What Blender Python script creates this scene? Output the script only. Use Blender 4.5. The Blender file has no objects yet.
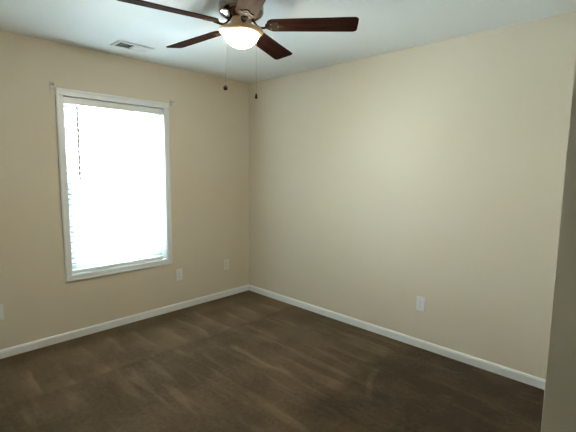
import bpy, bmesh, math, random
from mathutils import Vector, Matrix

SC = bpy.context.scene
COL = SC.collection
random.seed(4)

# ------------------------------------------------------------ camera
YAW, PITCH, ROLL = 0.7664, -0.1171, 0.0107
FPX = 392.186
CAM = Vector((-3.0242, -3.5621, 1.4591))
fw = Vector((math.cos(PITCH) * math.cos(YAW), math.cos(PITCH) * math.sin(YAW), math.sin(PITCH)))
rt = fw.cross(Vector((0, 0, 1))).normalized()
up = rt.cross(fw)
c, s = math.cos(ROLL), math.sin(ROLL)
rt, up = c * rt + s * up, c * up - s * rt
cd = bpy.data.cameras.new('camera')
cd.sensor_fit = 'HORIZONTAL'
cd.sensor_width = 36.0
cd.lens = FPX * 36.0 / 576.0
cd.clip_start = 0.02
cam = bpy.data.objects.new('camera', cd)
COL.objects.link(cam)
m3 = Matrix((rt, up, -fw)).transposed()
cam.matrix_world = Matrix.Translation(CAM) @ m3.to_4x4()
SC.camera = cam

# ------------------------------------------------------------ world, exposure
SKY_COLOR = (0.81, 0.93, 1.06)
SKY_STRENGTH = 4.9
LAMP_STRENGTH = 10.5
EXPOSURE = 3.75
wd = bpy.data.worlds.new('overcast_sky')
SC.world = wd
wd.use_nodes = True
bg = wd.node_tree.nodes['Background']
bg.inputs[0].default_value = (*SKY_COLOR, 1)
bg.inputs[1].default_value = SKY_STRENGTH

pd = bpy.data.lights.new('window_portal', 'AREA')
pd.shape = 'RECTANGLE'
pd.size, pd.size_y = 0.90, 1.50
pd.cycles.is_portal = True
portal = bpy.data.objects.new('window_portal', pd)
COL.objects.link(portal)
portal.location = (-1.515, 0.17, 1.296)
portal.rotation_euler = (math.radians(-90), 0, 0)

vs = SC.view_settings
vs.view_transform = 'Standard'
vs.look = 'None'
vs.exposure = EXPOSURE
vs.gamma = 1.0
vs.use_curve_mapping = False

# ------------------------------------------------------------ materials
def new_mat(name):
    m = bpy.data.materials.new(name)
    m.use_nodes = True
    return m, m.node_tree.nodes, m.node_tree.links, m.node_tree.nodes['Principled BSDF']


def plain(name, col, rough=0.5, metal=0.0, bump=0.0, scale=40.0, var=0.06, spec=0.5):
    """principled surface with a little procedural colour variation and bump"""
    m, N, L, b = new_mat(name)
    b.inputs['Roughness'].default_value = rough
    b.inputs['Metallic'].default_value = metal
    b.inputs['Specular IOR Level'].default_value = spec
    tc = N.new('ShaderNodeTexCoord')
    nz = N.new('ShaderNodeTexNoise')
    nz.inputs['Scale'].default_value = scale
    nz.inputs['Detail'].default_value = 3
    L.new(tc.outputs['Object'], nz.inputs['Vector'])
    rp = N.new('ShaderNodeValToRGB')
    lo = [x * (1 - var) for x in col]
    hi = [min(1, x * (1 + var)) for x in col]
    rp.color_ramp.elements[0].color = (*lo, 1)
    rp.color_ramp.elements[0].position = 0.3
    rp.color_ramp.elements[1].color = (*hi, 1)
    rp.color_ramp.elements[1].position = 0.7
    L.new(nz.outputs['Fac'], rp.inputs['Fac'])
    L.new(rp.outputs['Color'], b.inputs['Base Color'])
    if bump:
        bp = N.new('ShaderNodeBump')
        bp.inputs['Strength'].default_value = bump
        bp.inputs['Distance'].default_value = 0.002
        L.new(nz.outputs['Fac'], bp.inputs['Height'])
        L.new(bp.outputs['Normal'], b.inputs['Normal'])
    return m


M_WALL = plain('cream_wall_paint', (0.70, 0.65, 0.535), 0.7, bump=0.15, scale=160, var=0.012)
M_CEIL = plain('white_ceiling_paint', (0.80, 0.84, 0.845), 0.85, bump=0.2, scale=120, var=0.012)
M_TRIM = plain('white_trim_paint', (0.80, 0.85, 0.87), 0.35, scale=20, var=0.015)
M_VINYL = plain('white_vinyl', (0.84, 0.88, 0.89), 0.35, scale=20, var=0.01)
M_PLATE = plain('white_plastic', (0.79, 0.82, 0.84), 0.35, scale=30, var=0.01)
M_IVORY = plain('ivory_plastic', (0.80, 0.78, 0.71), 0.4, scale=30, var=0.01)
M_SLOT = plain('dark_slot', (0.03, 0.03, 0.03), 0.6)
M_SCREW = plain('steel', (0.55, 0.55, 0.53), 0.3, 1.0)
M_SCREW_DARK = plain('dark_screw', (0.16, 0.14, 0.12), 0.6, spec=0.1)
M_NICKEL = plain('antique_nickel', (0.20, 0.17, 0.145), 0.18, 1.0, scale=30, var=0.08)
M_BRASS = plain('antique_brass', (0.70, 0.50, 0.33), 0.42, 0.65, scale=30, var=0.06)
M_BRONZE = plain('bronze', (0.032, 0.024, 0.018), 0.6, 0.0, scale=30, var=0.08, spec=0.02)
M_FOB = plain('dark_fob', (0.010, 0.008, 0.007), 0.9, spec=0.1)
M_CHAIN = plain('fine_chain', (0.09, 0.08, 0.07), 0.7, 0.0)
M_HOOK = plain('grey_metal', (0.5, 0.51, 0.5), 0.45, 0.3)
M_VENT = plain('white_enamel', (0.78, 0.80, 0.79), 0.4, var=0.01)
M_DUCT_SHADE = plain('dark_duct_shade', (0.04, 0.04, 0.04), 0.7)  # near-black colour standing in for the shade inside the register
M_WAND = plain('clear_grey_wand', (0.72, 0.71, 0.74), 0.25, var=0.03)
M_GROUND = plain('pale_concrete', (0.50, 0.51, 0.49), 0.9, bump=0.2, scale=6, var=0.1)


def slat_material():
    m, N, L, b = new_mat('white_blind_vinyl')
    b.inputs['Base Color'].default_value = (0.86, 0.88, 0.87, 1)
    b.inputs['Roughness'].default_value = 0.4
    t = N.new('ShaderNodeBsdfTranslucent')
    t.inputs['Color'].default_value = (0.85, 0.88, 0.86, 1)
    mx = N.new('ShaderNodeMixShader')
    mx.inputs[0].default_value = 0.5
    L.new(b.outputs[0], mx.inputs[1])
    L.new(t.outputs[0], mx.inputs[2])
    L.new(mx.outputs[0], N['Material Output'].inputs['Surface'])
    return m


def glass_material():
    m, N, L, b = new_mat('window_glass')
    t = N.new('ShaderNodeBsdfTransparent')
    t.inputs['Color'].default_value = (0.93, 0.96, 0.95, 1)
    g = N.new('ShaderNodeBsdfGlossy')
    g.inputs['Roughness'].default_value = 0.02
    fr = N.new('ShaderNodeFresnel')
    fr.inputs['IOR'].default_value = 1.45
    mx = N.new('ShaderNodeMixShader')
    L.new(fr.outputs[0], mx.inputs[0])
    L.new(t.outputs[0], mx.inputs[1])
    L.new(g.outputs[0], mx.inputs[2])
    L.new(mx.outputs[0], N['Material Output'].inputs['Surface'])
    return m


def bowl_material():
    m, N, L, b = new_mat('lit_opal_glass')
    b.inputs['Base Color'].default_value = (0.9, 0.86, 0.76, 1)
    b.inputs['Roughness'].default_value = 0.25
    b.inputs['Emission Color'].default_value = (1.0, 0.85, 0.63, 1)
    b.inputs['Emission Strength'].default_value = LAMP_STRENGTH
    return m


def wood_material():
    m, N, L, b = new_mat('dark_mahogany')
    tc = N.new('ShaderNodeTexCoord')
    mp = N.new('ShaderNodeMapping')
    mp.inputs['Scale'].default_value = (3, 45, 45)
    nz = N.new('ShaderNodeTexNoise')
    nz.inputs['Scale'].default_value = 1.0
    nz.inputs['Detail'].default_value = 5
    nz.inputs['Distortion'].default_value = 0.6
    rp = N.new('ShaderNodeValToRGB')
    rp.color_ramp.elements[0].position = 0.3
    rp.color_ramp.elements[0].color = (0.019, 0.008, 0.006, 1)
    rp.color_ramp.elements[1].position = 0.72
    rp.color_ramp.elements[1].color = (0.047, 0.019, 0.013, 1)
    L.new(tc.outputs['Object'], mp.inputs['Vector'])
    L.new(mp.outputs[0], nz.inputs['Vector'])
    L.new(nz.outputs['Fac'], rp.inputs['Fac'])
    L.new(rp.outputs[0], b.inputs['Base Color'])
    b.inputs['Roughness'].default_value = 0.7
    b.inputs['Specular IOR Level'].default_value = 0.015
    return m


def carpet_material():
    """dark brown cut pile with vacuum strokes: a 0.78 m wide band along the window wall,
    longer strokes beyond it, all running away from that wall"""
    m, N, L, b = new_mat('brown_carpet')
    b.inputs['Roughness'].default_value = 0.95
    b.inputs['Specular IOR Level'].default_value = 0.1
    b.inputs['Sheen Weight'].default_value = 0.25
    b.inputs['Sheen Roughness'].default_value = 0.5
    b.inputs['Sheen Tint'].default_value = (0.75, 0.62, 0.42, 1)

    def math_(op, a, bb=None, clamp=False):
        n = N.new('ShaderNodeMath')
        n.operation = op
        n.use_clamp = clamp
        for i, v in enumerate((a, bb)):
            if v is None:
                continue
            if isinstance(v, (int, float)):
                n.inputs[i].default_value = v
            else:
                L.new(v, n.inputs[i])
        return n.outputs[0]

    def step(v, a, bb):
        n = N.new('ShaderNodeMapRange')
        n.interpolation_type = 'SMOOTHSTEP'
        n.inputs['From Min'].default_value = a
        n.inputs['From Max'].default_value = bb
        L.new(v, n.inputs['Value'])
        return n.outputs[0]

    tc = N.new('ShaderNodeTexCoord')

    def noise(scale, sc=(1, 1, 1), detail=3, dist=0.0, loc=(0, 0, 0)):
        mp = N.new('ShaderNodeMapping')
        mp.inputs['Scale'].default_value = sc
        mp.inputs['Location'].default_value = loc
        n = N.new('ShaderNodeTexNoise')
        n.inputs['Scale'].default_value = scale
        n.inputs['Detail'].default_value = detail
        n.inputs['Distortion'].default_value = dist
        L.new(tc.outputs['Object'], mp.inputs['Vector'])
        L.new(mp.outputs[0], n.inputs['Vector'])
        return n.outputs['Fac']

    sx = N.new('ShaderNodeSeparateXYZ')
    L.new(tc.outputs['Object'], sx.inputs[0])
    wob = math_('MULTIPLY', math_('SUBTRACT', noise(2.2, detail=2), 0.5), 0.16)
    X = math_('ADD', sx.outputs[0], wob)
    Y = math_('ADD', sx.outputs[1], wob)
    # --- band of short strokes by the window wall
    in_band = math_('MULTIPLY', step(Y, -0.80, -0.76), math_('SUBTRACT', 1.0, step(Y, -0.30, -0.12)))
    ph = math_('MULTIPLY', math_('FRACT', math_('MULTIPLY', X, 4.6)), 1.0)
    saw = math_('POWER', ph, 4.0)
    saw = math_('MULTIPLY', saw, math_('SUBTRACT', 1.0, step(ph, 0.93, 1.0)))
    amp = step(noise(1.7, detail=1, loc=(3, 1, 0)), 0.35, 0.65)
    short = math_('MULTIPLY', math_('MULTIPLY', saw, amp), in_band)
    # --- long strokes
    streak = step(noise(1.0, (12, 1.3, 1), 4, 0.3), 0.50, 0.70)
    fine = math_('SUBTRACT', noise(1.0, (34, 7, 1), 4, 0.4, (2, 7, 0)), 0.5)
    far = math_('SUBTRACT', 1.0, step(Y, -0.86, -0.78))
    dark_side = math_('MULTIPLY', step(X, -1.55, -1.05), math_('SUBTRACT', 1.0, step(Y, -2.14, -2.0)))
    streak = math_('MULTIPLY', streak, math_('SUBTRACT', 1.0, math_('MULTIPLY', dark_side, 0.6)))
    # one bright pile line
    lx = math_('ABSOLUTE', math_('ADD', X, 1.085))
    line = math_('MULTIPLY', math_('SUBTRACT', 1.0, step(lx, 0.006, 0.03)),
                 math_('MULTIPLY', step(Y, -1.9, -1.5), math_('SUBTRACT', 1.0, step(Y, -1.12, -1.02))))
    # one curved swipe near the long wall
    xx = math_('ADD', sx.outputs[0], 0.5)
    dy = math_('ABSOLUTE', math_('ADD', math_('ADD', sx.outputs[1], 2.13), math_('MULTIPLY', math_('MULTIPLY', xx, xx), 0.9)))
    arc_ = math_('MULTIPLY', math_('SUBTRACT', 1.0, step(dy, 0.008, 0.035)),
                 math_('MULTIPLY', step(sx.outputs[0], -1.0, -0.85), math_('SUBTRACT', 1.0, step(sx.outputs[0], -0.62, -0.48))))
    blotch = step(noise(3.2, detail=4, loc=(5, 2, 0)), 0.35, 0.68)
    v = math_('ADD', math_('MULTIPLY', in_band, 0.16), math_('MULTIPLY', short, 0.75))
    v = math_('ADD', v, math_('MULTIPLY', math_('MULTIPLY', streak, far), 0.34))
    v = math_('ADD', v, math_('MULTIPLY', line, 0.5))
    v = math_('ADD', v, math_('MULTIPLY', arc_, 0.26))
    v = math_('ADD', v, math_('MULTIPLY', blotch, 0.26))
    v = math_('ADD', v, math_('MULTIPLY', fine, 0.32))
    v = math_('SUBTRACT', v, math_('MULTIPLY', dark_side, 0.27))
    v = math_('ADD', v, math_('MULTIPLY', math_('SUBTRACT', noise(38, detail=4), 0.5), 0.55))
    v = math_('ADD', v, 0.22, True)
    rp = N.new('ShaderNodeValToRGB')
    rp.color_ramp.elements[0].position = 0.0
    rp.color_ramp.elements[0].color = (0.028, 0.018, 0.012, 1)
    rp.color_ramp.elements[1].position = 1.0
    rp.color_ramp.elements[1].color = (0.195, 0.140, 0.082, 1)
    L.new(v, rp.inputs['Fac'])
    L.new(rp.outputs[0], b.inputs['Base Color'])
    bp = N.new('ShaderNodeBump')
    bp.inputs['Strength'].default_value = 0.7
    bp.inputs['Distance'].default_value = 0.01
    L.new(noise(220, detail=2), bp.inputs['Height'])
    L.new(bp.outputs[0], b.inputs['Normal'])
    return m


M_SLAT = slat_material()
M_GLASS = glass_material()
M_BOWL = bowl_material()
M_WOOD = wood_material()
M_CARPET = carpet_material()

# ------------------------------------------------------------ mesh helpers
def box(bm, x0, x1, y0, y1, z0, z1):
    v = [bm.verts.new(p) for p in ((x0, y0, z0), (x1, y0, z0), (x1, y1, z0), (x0, y1, z0),
                                   (x0, y0, z1), (x1, y0, z1), (x1, y1, z1), (x0, y1, z1))]
    for f in ((3, 2, 1, 0), (4, 5, 6, 7), (0, 1, 5, 4), (1, 2, 6, 5), (2, 3, 7, 6), (3, 0, 4, 7)):
        bm.faces.new([v[i] for i in f])
    return v


def lathe(bm, prof, n=48, cx=0, cy=0):
    """profile of (r, z), r = 0 closes the end"""
    rings = []
    for r, z in prof:
        if r < 1e-6:
            rings.append([bm.verts.new((cx, cy, z))])
        else:
            rings.append([bm.verts.new((cx + r * math.cos(2 * math.pi * k / n), cy + r * math.sin(2 * math.pi * k / n), z)) for k in range(n)])
    for a, b in zip(rings, rings[1:]):
        for k in range(n):
            j = (k + 1) % n
            if len(a) == 1 and len(b) == 1:
                continue
            if len(a) == 1:
                bm.faces.new((a[0], b[j], b[k]))
            elif len(b) == 1:
                bm.faces.new((a[k], a[j], b[0]))
            else:
                bm.faces.new((a[k], a[j], b[j], b[k]))


def tube(bm, pts, r, n=10, flat=1.0):
    """round (or flattened) bar through the points, capped"""
    pts = [Vector(p) for p in pts]
    rings = []
    for i, p in enumerate(pts):
        t = (pts[min(i + 1, len(pts) - 1)] - pts[max(i - 1, 0)]).normalized()
        ref = Vector((0, 1, 0)) if abs(t.y) < 0.9 else Vector((1, 0, 0))
        a = (ref - t * ref.dot(t)).normalized()
        b = t.cross(a)
        rr = r[i] if isinstance(r, (list, tuple)) else r
        rings.append([bm.verts.new(p + a * rr * math.cos(2 * math.pi * k / n) + b * rr * flat * math.sin(2 * math.pi * k / n)) for k in range(n)])
    for a, b in zip(rings, rings[1:]):
        for k in range(n):
            bm.faces.new((a[k], a[(k + 1) % n], b[(k + 1) % n], b[k]))
    bm.faces.new(rings[0][::-1])
    bm.faces.new(rings[-1])


def slab(bm, outline, z0, z1):
    """extrude an xy outline between two heights"""
    a = [bm.verts.new((x, y, z0)) for x, y in outline]
    b = [bm.verts.new((x, y, z1)) for x, y in outline]
    n = len(outline)
    bm.faces.new(a[::-1])
    bm.faces.new(b)
    for k in range(n):
        bm.faces.new((a[k], a[(k + 1) % n], b[(k + 1) % n], b[k]))


def obj(name, bm, mat, parent=None, bevel=0.0, smooth=False, seg=2):
    bmesh.ops.recalc_face_normals(bm, faces=bm.faces)
    me = bpy.data.meshes.new(name)
    bm.to_mesh(me)
    bm.free()
    me.materials.append(mat)
    if smooth:
        for p in me.polygons:
            p.use_smooth = True
        me.set_sharp_from_angle(angle=math.radians(40))
    o = bpy.data.objects.new(name, me)
    COL.objects.link(o)
    if parent:
        o.parent = parent
    if bevel:
        bv = o.modifiers.new('bevel', 'BEVEL')
        bv.width = bevel
        bv.segments = seg
        bv.limit_method = 'ANGLE'
    return o


def tag(o, label, cat, group=None):
    o['label'] = label
    o['category'] = cat
    if group:
        o['group'] = group
    return o


def empty(name, loc=(0, 0, 0), rotz=0.0):
    o = bpy.data.objects.new(name, None)
    o.empty_display_size = 0.1
    COL.objects.link(o)
    o.location = loc
    o.rotation_euler = (0, 0, rotz)
    return o


def struct(name, bm, mat, parent=None, **k):
    o = obj(name, bm, mat, parent, **k)
    if not parent:
        o['kind'] = 'structure'
    return o


def B(*boxes):
    bm = bmesh.new()
    for b in boxes:
        box(bm, *b)
    return bm

# ------------------------------------------------------------ the room
H = 2.44
XL, YB = -3.06, -3.34          # left wall and the line where the room opens to the added hall, never in the frame
HX, HY = -4.7, -5.0            # far ends of an unseen hall, added so the closet face stays dim
CX, CY = -1.50, -3.322         # outer corner of the closet walls at the right edge
T = 0.14
# window opening in the window wall
WX0, WX1, WZ0, WZ1 = -1.965, -1.066, 0.543, 2.047

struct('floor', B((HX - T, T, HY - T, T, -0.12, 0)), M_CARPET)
struct('ceiling', B((HX - T, T, HY - T, T, H, H + 0.15)), M_CEIL)
struct('wall_window', B((XL - T, WX0, 0, T, 0, H), (WX1, T, 0, T, 0, H),
                        (WX0, WX1, 0, T, 0, WZ0), (WX0, WX1, 0, T, WZ1, H)), M_WALL)
struct('wall_right', B((0, T, HY, 0, 0, H)), M_WALL)
struct('wall_left', B((XL - T, XL, YB, 0, 0, H), (HX, XL - T, YB, YB + T, 0, H)), M_WALL)
struct('wall_added_hall', B((HX - T, HX, HY, YB + T, 0, H)), M_WALL)
struct('wall_back', B((HX - T, T, HY - T, HY, 0, H)), M_WALL)
struct('wall_closet', B((CX, 0, HY, CY, 0, H)), M_WALL, bevel=0.0015, seg=2)

# baseboards: flat board with an eased top edge
def board_profile(bm, a, b, out, h=0.068, t=0.013):
    """board along a-b on the floor, growing to the side `out`"""
    a, b, out = Vector((*a, 0)), Vector((*b, 0)), Vector((*out, 0))
    prof = [(0, 0), (t, 0), (t, h - 0.016), (t * 0.75, h - 0.007), (t * 0.45, h - 0.002), (0.002, h), (0, h)]
    ra = [bm.verts.new(a + out * d + Vector((0, 0, z))) for d, z in prof]
    rb = [bm.verts.new(b + out * d + Vector((0, 0, z))) for d, z in prof]
    n = len(prof)
    for k in range(n):
        bm.faces.new((ra[k], ra[(k + 1) % n], rb[(k + 1) % n], rb[k]))
    bm.faces.new(ra[::-1])
    bm.faces.new(rb)


for nm, a, b, out in (('baseboard_window', (XL, 0), (0, 0), (0, -1)),
                      ('baseboard_right', (0, -0.0131), (0, CY), (-1, 0)),
                      ('baseboard_left', (XL, -0.0131), (XL, YB), (1, 0)),
                      ('baseboard_back', (HX, HY), (CX, HY), (0, 1)),
                      ('baseboard_closet', (CX, CY), (CX, HY + 0.0131), (-1, 0))):
    bm = bmesh.new()
    board_profile(bm, a, b, out)
    struct(nm, bm, M_TRIM)

# ------------------------------------------------------------ the window
win = empty('window_1', (0, 0, 0))
win['kind'] = 'structure'
ox0, ox1, oz0, oz1 = -2.009, -1.022, 0.498, 2.089
ix0, ix1, iz0, iz1 = -1.953, -1.078, 0.556, 2.035


def casing(bm, x0, x1, z0, z1, w, y0, y1):
    box(bm, x0, x1, y0, y1, z1 - w, z1)
    box(bm, x0, x1, y0, y1, z0, z0 + w)
    box(bm, x0, x0 + w, y0, y1, z0 + w, z1 - w)
    box(bm, x1 - w, x1, y0, y1, z0 + w, z1 - w)


bm = bmesh.new()
casing(bm, ox0, ox1, oz0, oz1, 0.056, -0.016, 0)
struct('casing', bm, M_TRIM, win, bevel=0.004)
bm = bmesh.new()
casing(bm, ox0 + 0.006, ox1 - 0.006, oz0 + 0.006, oz1 - 0.006, 0.014, -0.021, -0.0155)
struct('casing_bead', bm, M_TRIM, win, bevel=0.002)
bm = bmesh.new()
casing(bm, WX0 + 0.001, WX1 - 0.001, WZ0 + 0.001, WZ1 - 0.001, 0.012, 0, 0.085)
struct('jamb', bm, M_TRIM, win)
bm = bmesh.new()
casing(bm, WX0 + 0.001, WX1 - 0.001, WZ0 + 0.001, WZ1 - 0.001, 0.030, 0.085, 0.145)
struct('vinyl_frame', bm, M_VINYL, win, bevel=0.002)
fx0, fx1, fz0, fz1 = WX0 + 0.031, WX1 - 0.031, WZ0 + 0.031, WZ1 - 0.031
ZM = 1.264
for nm, z0, z1, y0 in (('lower_sash', fz0, ZM + 0.026, 0.086), ('upper_sash', ZM - 0.026, fz1, 0.116)):
    bm = bmesh.new()
    casing(bm, fx0, fx1, z0, z1, 0.050, y0, y0 + 0.026)
    sash = struct(nm, bm, M_VINYL, win, bevel=0.002)
    struct('pane', B((fx0 + 0.049, fx1 - 0.049, y0 + 0.011, y0 + 0.015, z0 + 0.049, z1 - 0.049)), M_GLASS, sash)
    if nm == 'lower_sash':
        struct('sash_lock', B((-1.545, -1.485, 0.088, 0.108, ZM + 0.026, ZM + 0.038)), M_VINYL, sash, bevel=0.003)

# bright pale ground beyond the window
struct('ground_outside', B((-30, 30, 0.6, 60, -0.6, -0.5)), M_GROUND)

# ------------------------------------------------------------ blind
bx0, bx1 = ix0 + 0.004, -1.100
blind = empty('window_blind', (-1.52, 0.03, 2.03))
tag(blind, 'white horizontal slat blind lowered over the bright window', 'window blind')


def child(name, bm, mat, root, **k):
    """part given in world coordinates under an Empty"""
    bm.transform(Matrix.Translation(root.location).inverted())
    return obj(name, bm, mat, root, **k)


child('headrail', B((bx0, ix1 - 0.002, 0.004, 0.056, 1.972, 2.026), (bx0, ix1 - 0.002, 0.026, 0.056, 2.026, 2.0335)), M_VINYL, blind, bevel=0.003)  # upper rear box added to block daylight leaking over the rail
child('bottom_rail', B((bx0, bx1, 0.010, 0.054, 0.562, 0.590)), M_VINYL, blind, bevel=0.004)
bm = bmesh.new()
zs, PITCHZ = 1.950, 0.0450
tilt = math.radians(-31)
k = 0
while zs > 0.61:
    # cambered slat, five facets wide
    n = 6
    top, bot = [], []
    for i in range(n + 1):
        u = -0.5 + i / n
        y = 0.032 + 0.049 * u * math.cos(tilt)
        z = zs + 0.049 * u * math.sin(tilt) + 0.003 * (1 - 4 * u * u)
        top.append((y, z + 0.0014))
        bot.append((y, z - 0.0014))
    ring = top + bot[::-1]
    a = [bm.verts.new((bx0 + 0.002, y, z)) for y, z in ring]
    b = [bm.verts.new((bx1 - 0.002, y, z)) for y, z in ring]
    for i in range(len(ring)):
        j = (i + 1) % len(ring)
        bm.faces.new((a[i], a[j], b[j], b[i]))
    bm.faces.new(a[::-1])
    bm.faces.new(b)
    zs -= PITCHZ
child('slats', bm, M_SLAT, blind, smooth=True)
for lx in (bx0 + 0.11, (bx0 + bx1) / 2, bx1 - 0.11):
    bm = bmesh.new()
    for y in (0.0065, 0.0575):
        tube(bm, [(lx, y, 1.973), (lx, y, 0.575)], 0.0008, 6)
    child('ladder_cord', bm, M_VINYL, blind)
bm = bmesh.new()
tube(bm, [(-1.852, -0.009, 1.952), (-1.856, -0.009, 1.36)], 0.0088, 8)
tube(bm, [(-1.852, 0.004, 1.985), (-1.852, -0.006, 1.975), (-1.852, -0.006, 1.95)], 0.0022, 6)
wand = child('tilt_wand', bm, M_WAND, blind, smooth=True)
wand['label'] = 'thin grey tilt wand'

# ------------------------------------------------------------ curtain rod brackets
def bracket(x, label):
    root = empty('curtain_bracket', (x, 0, 2.098))
    tag(root, label, 'curtain bracket', 'curtain brackets above the window corners')
    obj('wall_plate', B((-0.011, 0.011, -0.004, 0, -0.030, 0.030)), M_HOOK, root, bevel=0.002)
    bm = bmesh.new()
    tube(bm, [(0, -0.003, 0.012), (0, -0.030, 0.010), (0, -0.045, 0.004), (0, -0.052, -0.006), (0, -0.058, -0.006), (0, -0.064, 0.006), (0, -0.066, 0.016)], 0.004, 8)
    obj('hook_arm', bm, M_HOOK, root, smooth=True)
    bm = bmesh.new()
    tube(bm, [(0, -0.003, -0.018), (0, -0.0065, -0.018)], 0.004, 10)
    obj('screw', bm, M_SCREW, root)
    return root


bracket(-2.030, 'small grey curtain bracket above the left top corner of the window trim')
bracket(-0.994, 'small grey curtain bracket above the right top corner of the window trim')

# ------------------------------------------------------------ outlets
def outlet(loc, rotz, label, mat=M_PLATE):
    """local frame: plate in the xz plane, front towards -y"""
    root = empty('wall_outlet', loc, rotz)
    tag(root, label, 'wall outlet', 'wall outlets near the baseboards')
    obj('cover_plate', B((-0.037, 0.037, -0.006, 0, -0.061, 0.061)), mat, root, bevel=0.003)
    for zc in (0.0195, -0.0195):
        bm = bmesh.new()
        pts = []
        for i in range(28):
            a = 2 * math.pi * i / 28
            pts.append((0.0165 * math.cos(a), max(-0.0135, min(0.0135, 0.0172 * math.sin(a)))))
        a_ = [bm.verts.new((x, -0.0055, zc + z)) for x, z in pts]
        b_ = [bm.verts.new((x, -0.0085, zc + z)) for x, z in pts]
        bm.faces.new(a_)
        bm.faces.new(b_[::-1])
        for i in range(28):
            bm.faces.new((a_[i], a_[(i + 1) % 28], b_[(i + 1) % 28], b_[i]))
        rec = obj('receptacle', bm, mat, root)
        bm = B((-0.0075, -0.0055, -0.0090, -0.0084, zc - 0.001, zc + 0.007),
               (0.0055, 0.0075, -0.0090, -0.0084, zc - 0.0005, zc + 0.006))
        tube(bm, [(0, -0.0084, zc - 0.007), (0, -0.0090, zc - 0.007)], 0.0024, 10)
        obj('slot', bm, M_SLOT, rec)
    bm = bmesh.new()
    tube(bm, [(0, -0.0055, 0), (0, -0.0072, 0)], 0.0032, 12)
    obj('screw', bm, M_SCREW, root)
    return root


outlet((-0.945, 0, 0.366), 0, 'white outlet plate just right of and below the window')
outlet((-0.338, 0, 0.375), 0, 'pale outlet plate on the window wall, nearest the room corner', M_IVORY)
outlet((-2.483, 0, 0.362), 0, 'white outlet plate cut by the left edge of the photo')
outlet((0, -2.183, 0.373), math.radians(-90), 'white outlet plate on the long blank right wall')

# ------------------------------------------------------------ ceiling vent
vent = empty('ceiling_vent', (-1.518, -0.345, H))
tag(vent, 'white ceiling register with two louver banks above the window', 'ceiling vent')
VX, VY = 0.147, 0.083
bm = bmesh.new()
w = 0.022
for b in ((-VX, VX, VY - w, VY), (-VX, VX, -VY, -VY + w), (-VX, -VX + w, -VY + w, VY - w), (VX - w, VX, -VY + w, VY - w), (-0.006, 0.006, -VY + w, VY - w)):
    box(bm, *b, -0.012, 0)
obj('frame', bm, M_VENT, vent, bevel=0.004)
obj('duct_shade', B((-VX + w, VX - w, -VY + w, VY - w, -0.0015, -0.0005)), M_DUCT_SHADE, vent)  # flat dark sheet in place of the shade behind the louvers
for sgn, x0, x1 in ((1, -VX + w, -0.006), (-1, 0.006, VX - w)):
    bm = bmesh.new()
    n = 6 if sgn > 0 else 10
    for i in range(n):
        xc = x0 + (i + 0.5) * (x1 - x0) / n
        dx = 0.0050 * sgn
        v = [bm.verts.new(p) for p in ((xc - dx, -VY + w, -0.0105), (xc + dx, -VY + w, -0.0025), (xc + dx, VY - w, -0.0025), (xc - dx, VY - w, -0.0105))]
        q = [bm.verts.new((p.co.x + 0.0008, p.co.y, p.co.z - 0.0006)) for p in v]
        bm.faces.new(v)
        bm.faces.new(q[::-1])
        for a in range(4):
            bm.faces.new((v[a], v[(a + 1) % 4], q[(a + 1) % 4], q[a]))
    obj('louver_bank', bm, M_VENT, vent)

# ------------------------------------------------------------ ceiling fan
FX, FY = -1.508, -1.7116
fan = empty('ceiling_fan', (FX, FY, H))
tag(fan, 'dark wooden five-blade ceiling fan with a lit white bowl lamp', 'ceiling fan')
D = 2.44
bm = bmesh.new()
lathe(bm, [(0, 0), (0.098, 0), (0.100, -0.012), (0.104, -0.020), (0.118, -0.028), (0.126, -0.040), (0.129, -0.060), (0.129, -0.082),
           (0.126, -0.090), (0.120, -0.098), (0.104, -0.108), (0.090, -0.116), (0.070, -0.122), (0, -0.122)], 64)
obj('motor_housing', bm, M_NICKEL, fan, smooth=True)
bm = bmesh.new()
lathe(bm, [(0, -0.121), (0.060, -0.121), (0.062, -0.126), (0.058, -0.131), (0.058, -0.160), (0.061, -0.164), (0.064, -0.169), (0, -0.169)], 48)
obj('switch_housing', bm, M_BRASS, fan, smooth=True)
bm = bmesh.new()
lathe(bm, [(0, -0.168), (0.062, -0.168), (0.085, -0.171), (0.108, -0.177), (0.121, -0.181), (0.127, -0.185), (0.1285, -0.189), (0.126, -0.194),
           (0.118, -0.2015), (0.110, -0.2075), (0.104, -0.209), (0.1015, -0.207), (0.101, -0.198), (0, -0.196)], 64)
obj('light_fitter', bm, M_BRASS, fan, smooth=True)
bm = bmesh.new()
prof = [(0, -0.197), (0.098, -0.197), (0.100, -0.201)]
for i in range(1, 15):
    a = math.pi / 2 * i / 14
    prof.append((0.100 * math.cos(a), -0.201 - 0.078 * math.sin(a)))
prof[-1] = (0, prof[-1][1])
lathe(bm, prof, 64)
bowl = obj('glass_bowl', bm, M_BOWL, fan, smooth=True)
bowl['label'] = 'glowing white glass bowl'

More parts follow.
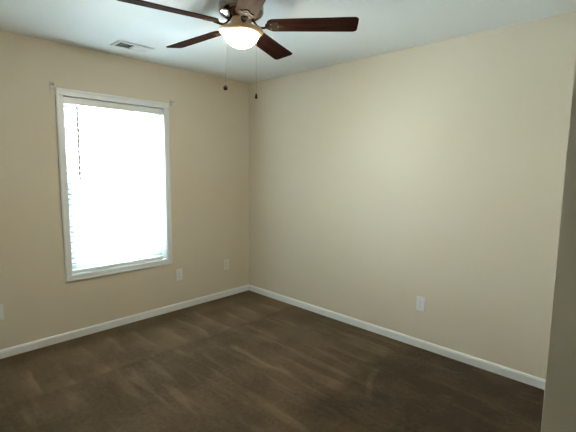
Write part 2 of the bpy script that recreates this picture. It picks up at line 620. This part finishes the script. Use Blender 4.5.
A0 = -0.86452454
ZB = 2.282 - H
for k in range(5):
    a = A0 + k * math.radians(72)
    R = Matrix.Rotation(a, 4, 'Z') @ Matrix.Translation((0, 0, ZB)) @ Matrix.Rotation(math.radians(-12), 4, 'X')
    # blade: rounded outline, a little wider towards the tip
    out = []
    r0, r1, w0, w1 = 0.150, 0.668, 0.059, 0.070
    rc = 0.026
    def arc(cx, cy, r, a0, a1, n=7):
        return [(cx + r * math.cos(math.radians(a0 + (a1 - a0) * i / n)), cy + r * math.sin(math.radians(a0 + (a1 - a0) * i / n))) for i in range(n + 1)]
    out += arc(r1 - rc, w1 - rc, rc, 90, 0)[::-1]
    out += arc(r0 + 0.040, w0 - 0.040, 0.040, 90, 180)
    out += arc(r0 + 0.040, -w0 + 0.040, 0.040, 180, 270)
    out += arc(r1 - rc, -w1 + rc, rc, 270, 360)
    bm = bmesh.new()
    slab(bm, out, -0.003, 0.003)
    o = obj('blade', bm, M_WOOD, fan, bevel=0.0015)
    o.matrix_local = R
    # arm: S-shaped iron under the blade
    bm = bmesh.new()
    Rp = Matrix.Rotation(math.radians(-12), 4, 'X')
    tube(bm, [(0.062, 0, 0.036), (0.076, 0, 0.018), (0.092, 0, -0.002), (0.110, 0, -0.013), (0.130, 0, -0.014), (0.150, 0, -0.010), (0.165, 0, -0.0075)],
         [0.013, 0.012, 0.011, 0.011, 0.012, 0.014, 0.016], 12, 0.45)
    o2 = bmesh.new()
    pl = arc(0.178, 0, 0.040, 100, 260, 12) + arc(0.205, -0.030, 0.012, 250, 400, 6) + arc(0.232, 0, 0.012, -60, 60, 6) + arc(0.205, 0.030, 0.012, -40, 110, 6)
    slab(o2, pl, -0.0075, -0.003)
    o2.transform(Rp)
    me_t = bpy.data.meshes.new('t')
    o2.to_mesh(me_t)
    o2.free()
    bm.from_mesh(me_t)
    bpy.data.meshes.remove(me_t)
    arm = obj('blade_arm', bm, M_BRONZE, fan, bevel=0.001, smooth=True)
    arm.matrix_local = Matrix.Rotation(a, 4, 'Z') @ Matrix.Translation((0, 0, ZB))
    for sx, sy in ((0.172, 0.022), (0.172, -0.022), (0.214, 0)):
        bm = bmesh.new()
        tube(bm, [(sx, sy, -0.0072), (sx, sy, -0.0100)], 0.0045, 10)
        bm.transform(Rp)
        obj('screw', bm, M_SCREW_DARK, arm)

# pull chains with fobs, hung from the light fitter
view = Vector((math.cos(YAW), math.sin(YAW), 0))
side = Vector((view.y, -view.x, 0))
for sg, zt in ((-1, 1.951), (1, 1.903)):
    p = side * (0.0925 * sg - 0.012) + view * (0.0725 - 0.0025 * -sg)
    zf = zt - H
    bm = bmesh.new()
    z = -0.200
    tube(bm, [(p.x, p.y, -0.196), (p.x, p.y, zf + 0.012)], 0.0004, 6)
    while z > zf + 0.014:
        bmesh.ops.create_icosphere(bm, subdivisions=1, radius=0.0007, matrix=Matrix.Translation((p.x, p.y, z)))
        z -= 0.0062
    ch = obj('pull_chain', bm, M_CHAIN, fan)
    bm = bmesh.new()
    lathe(bm, [(0, zf + 0.016), (0.004, zf + 0.015), (0.006, zf + 0.010), (0.011, zf + 0.004), (0.013, zf - 0.004), (0.011, zf - 0.012), (0.006, zf - 0.017), (0, zf - 0.018)] if sg < 0 else
          [(0, zf + 0.016), (0.003, zf + 0.015), (0.005, zf + 0.008), (0.007, zf), (0.008, zf - 0.010), (0.006, zf - 0.016), (0, zf - 0.018)], 20, p.x, p.y)
    f = obj('chain_fob', bm, M_FOB, ch, smooth=True)
    f['label'] = 'dark round fob'
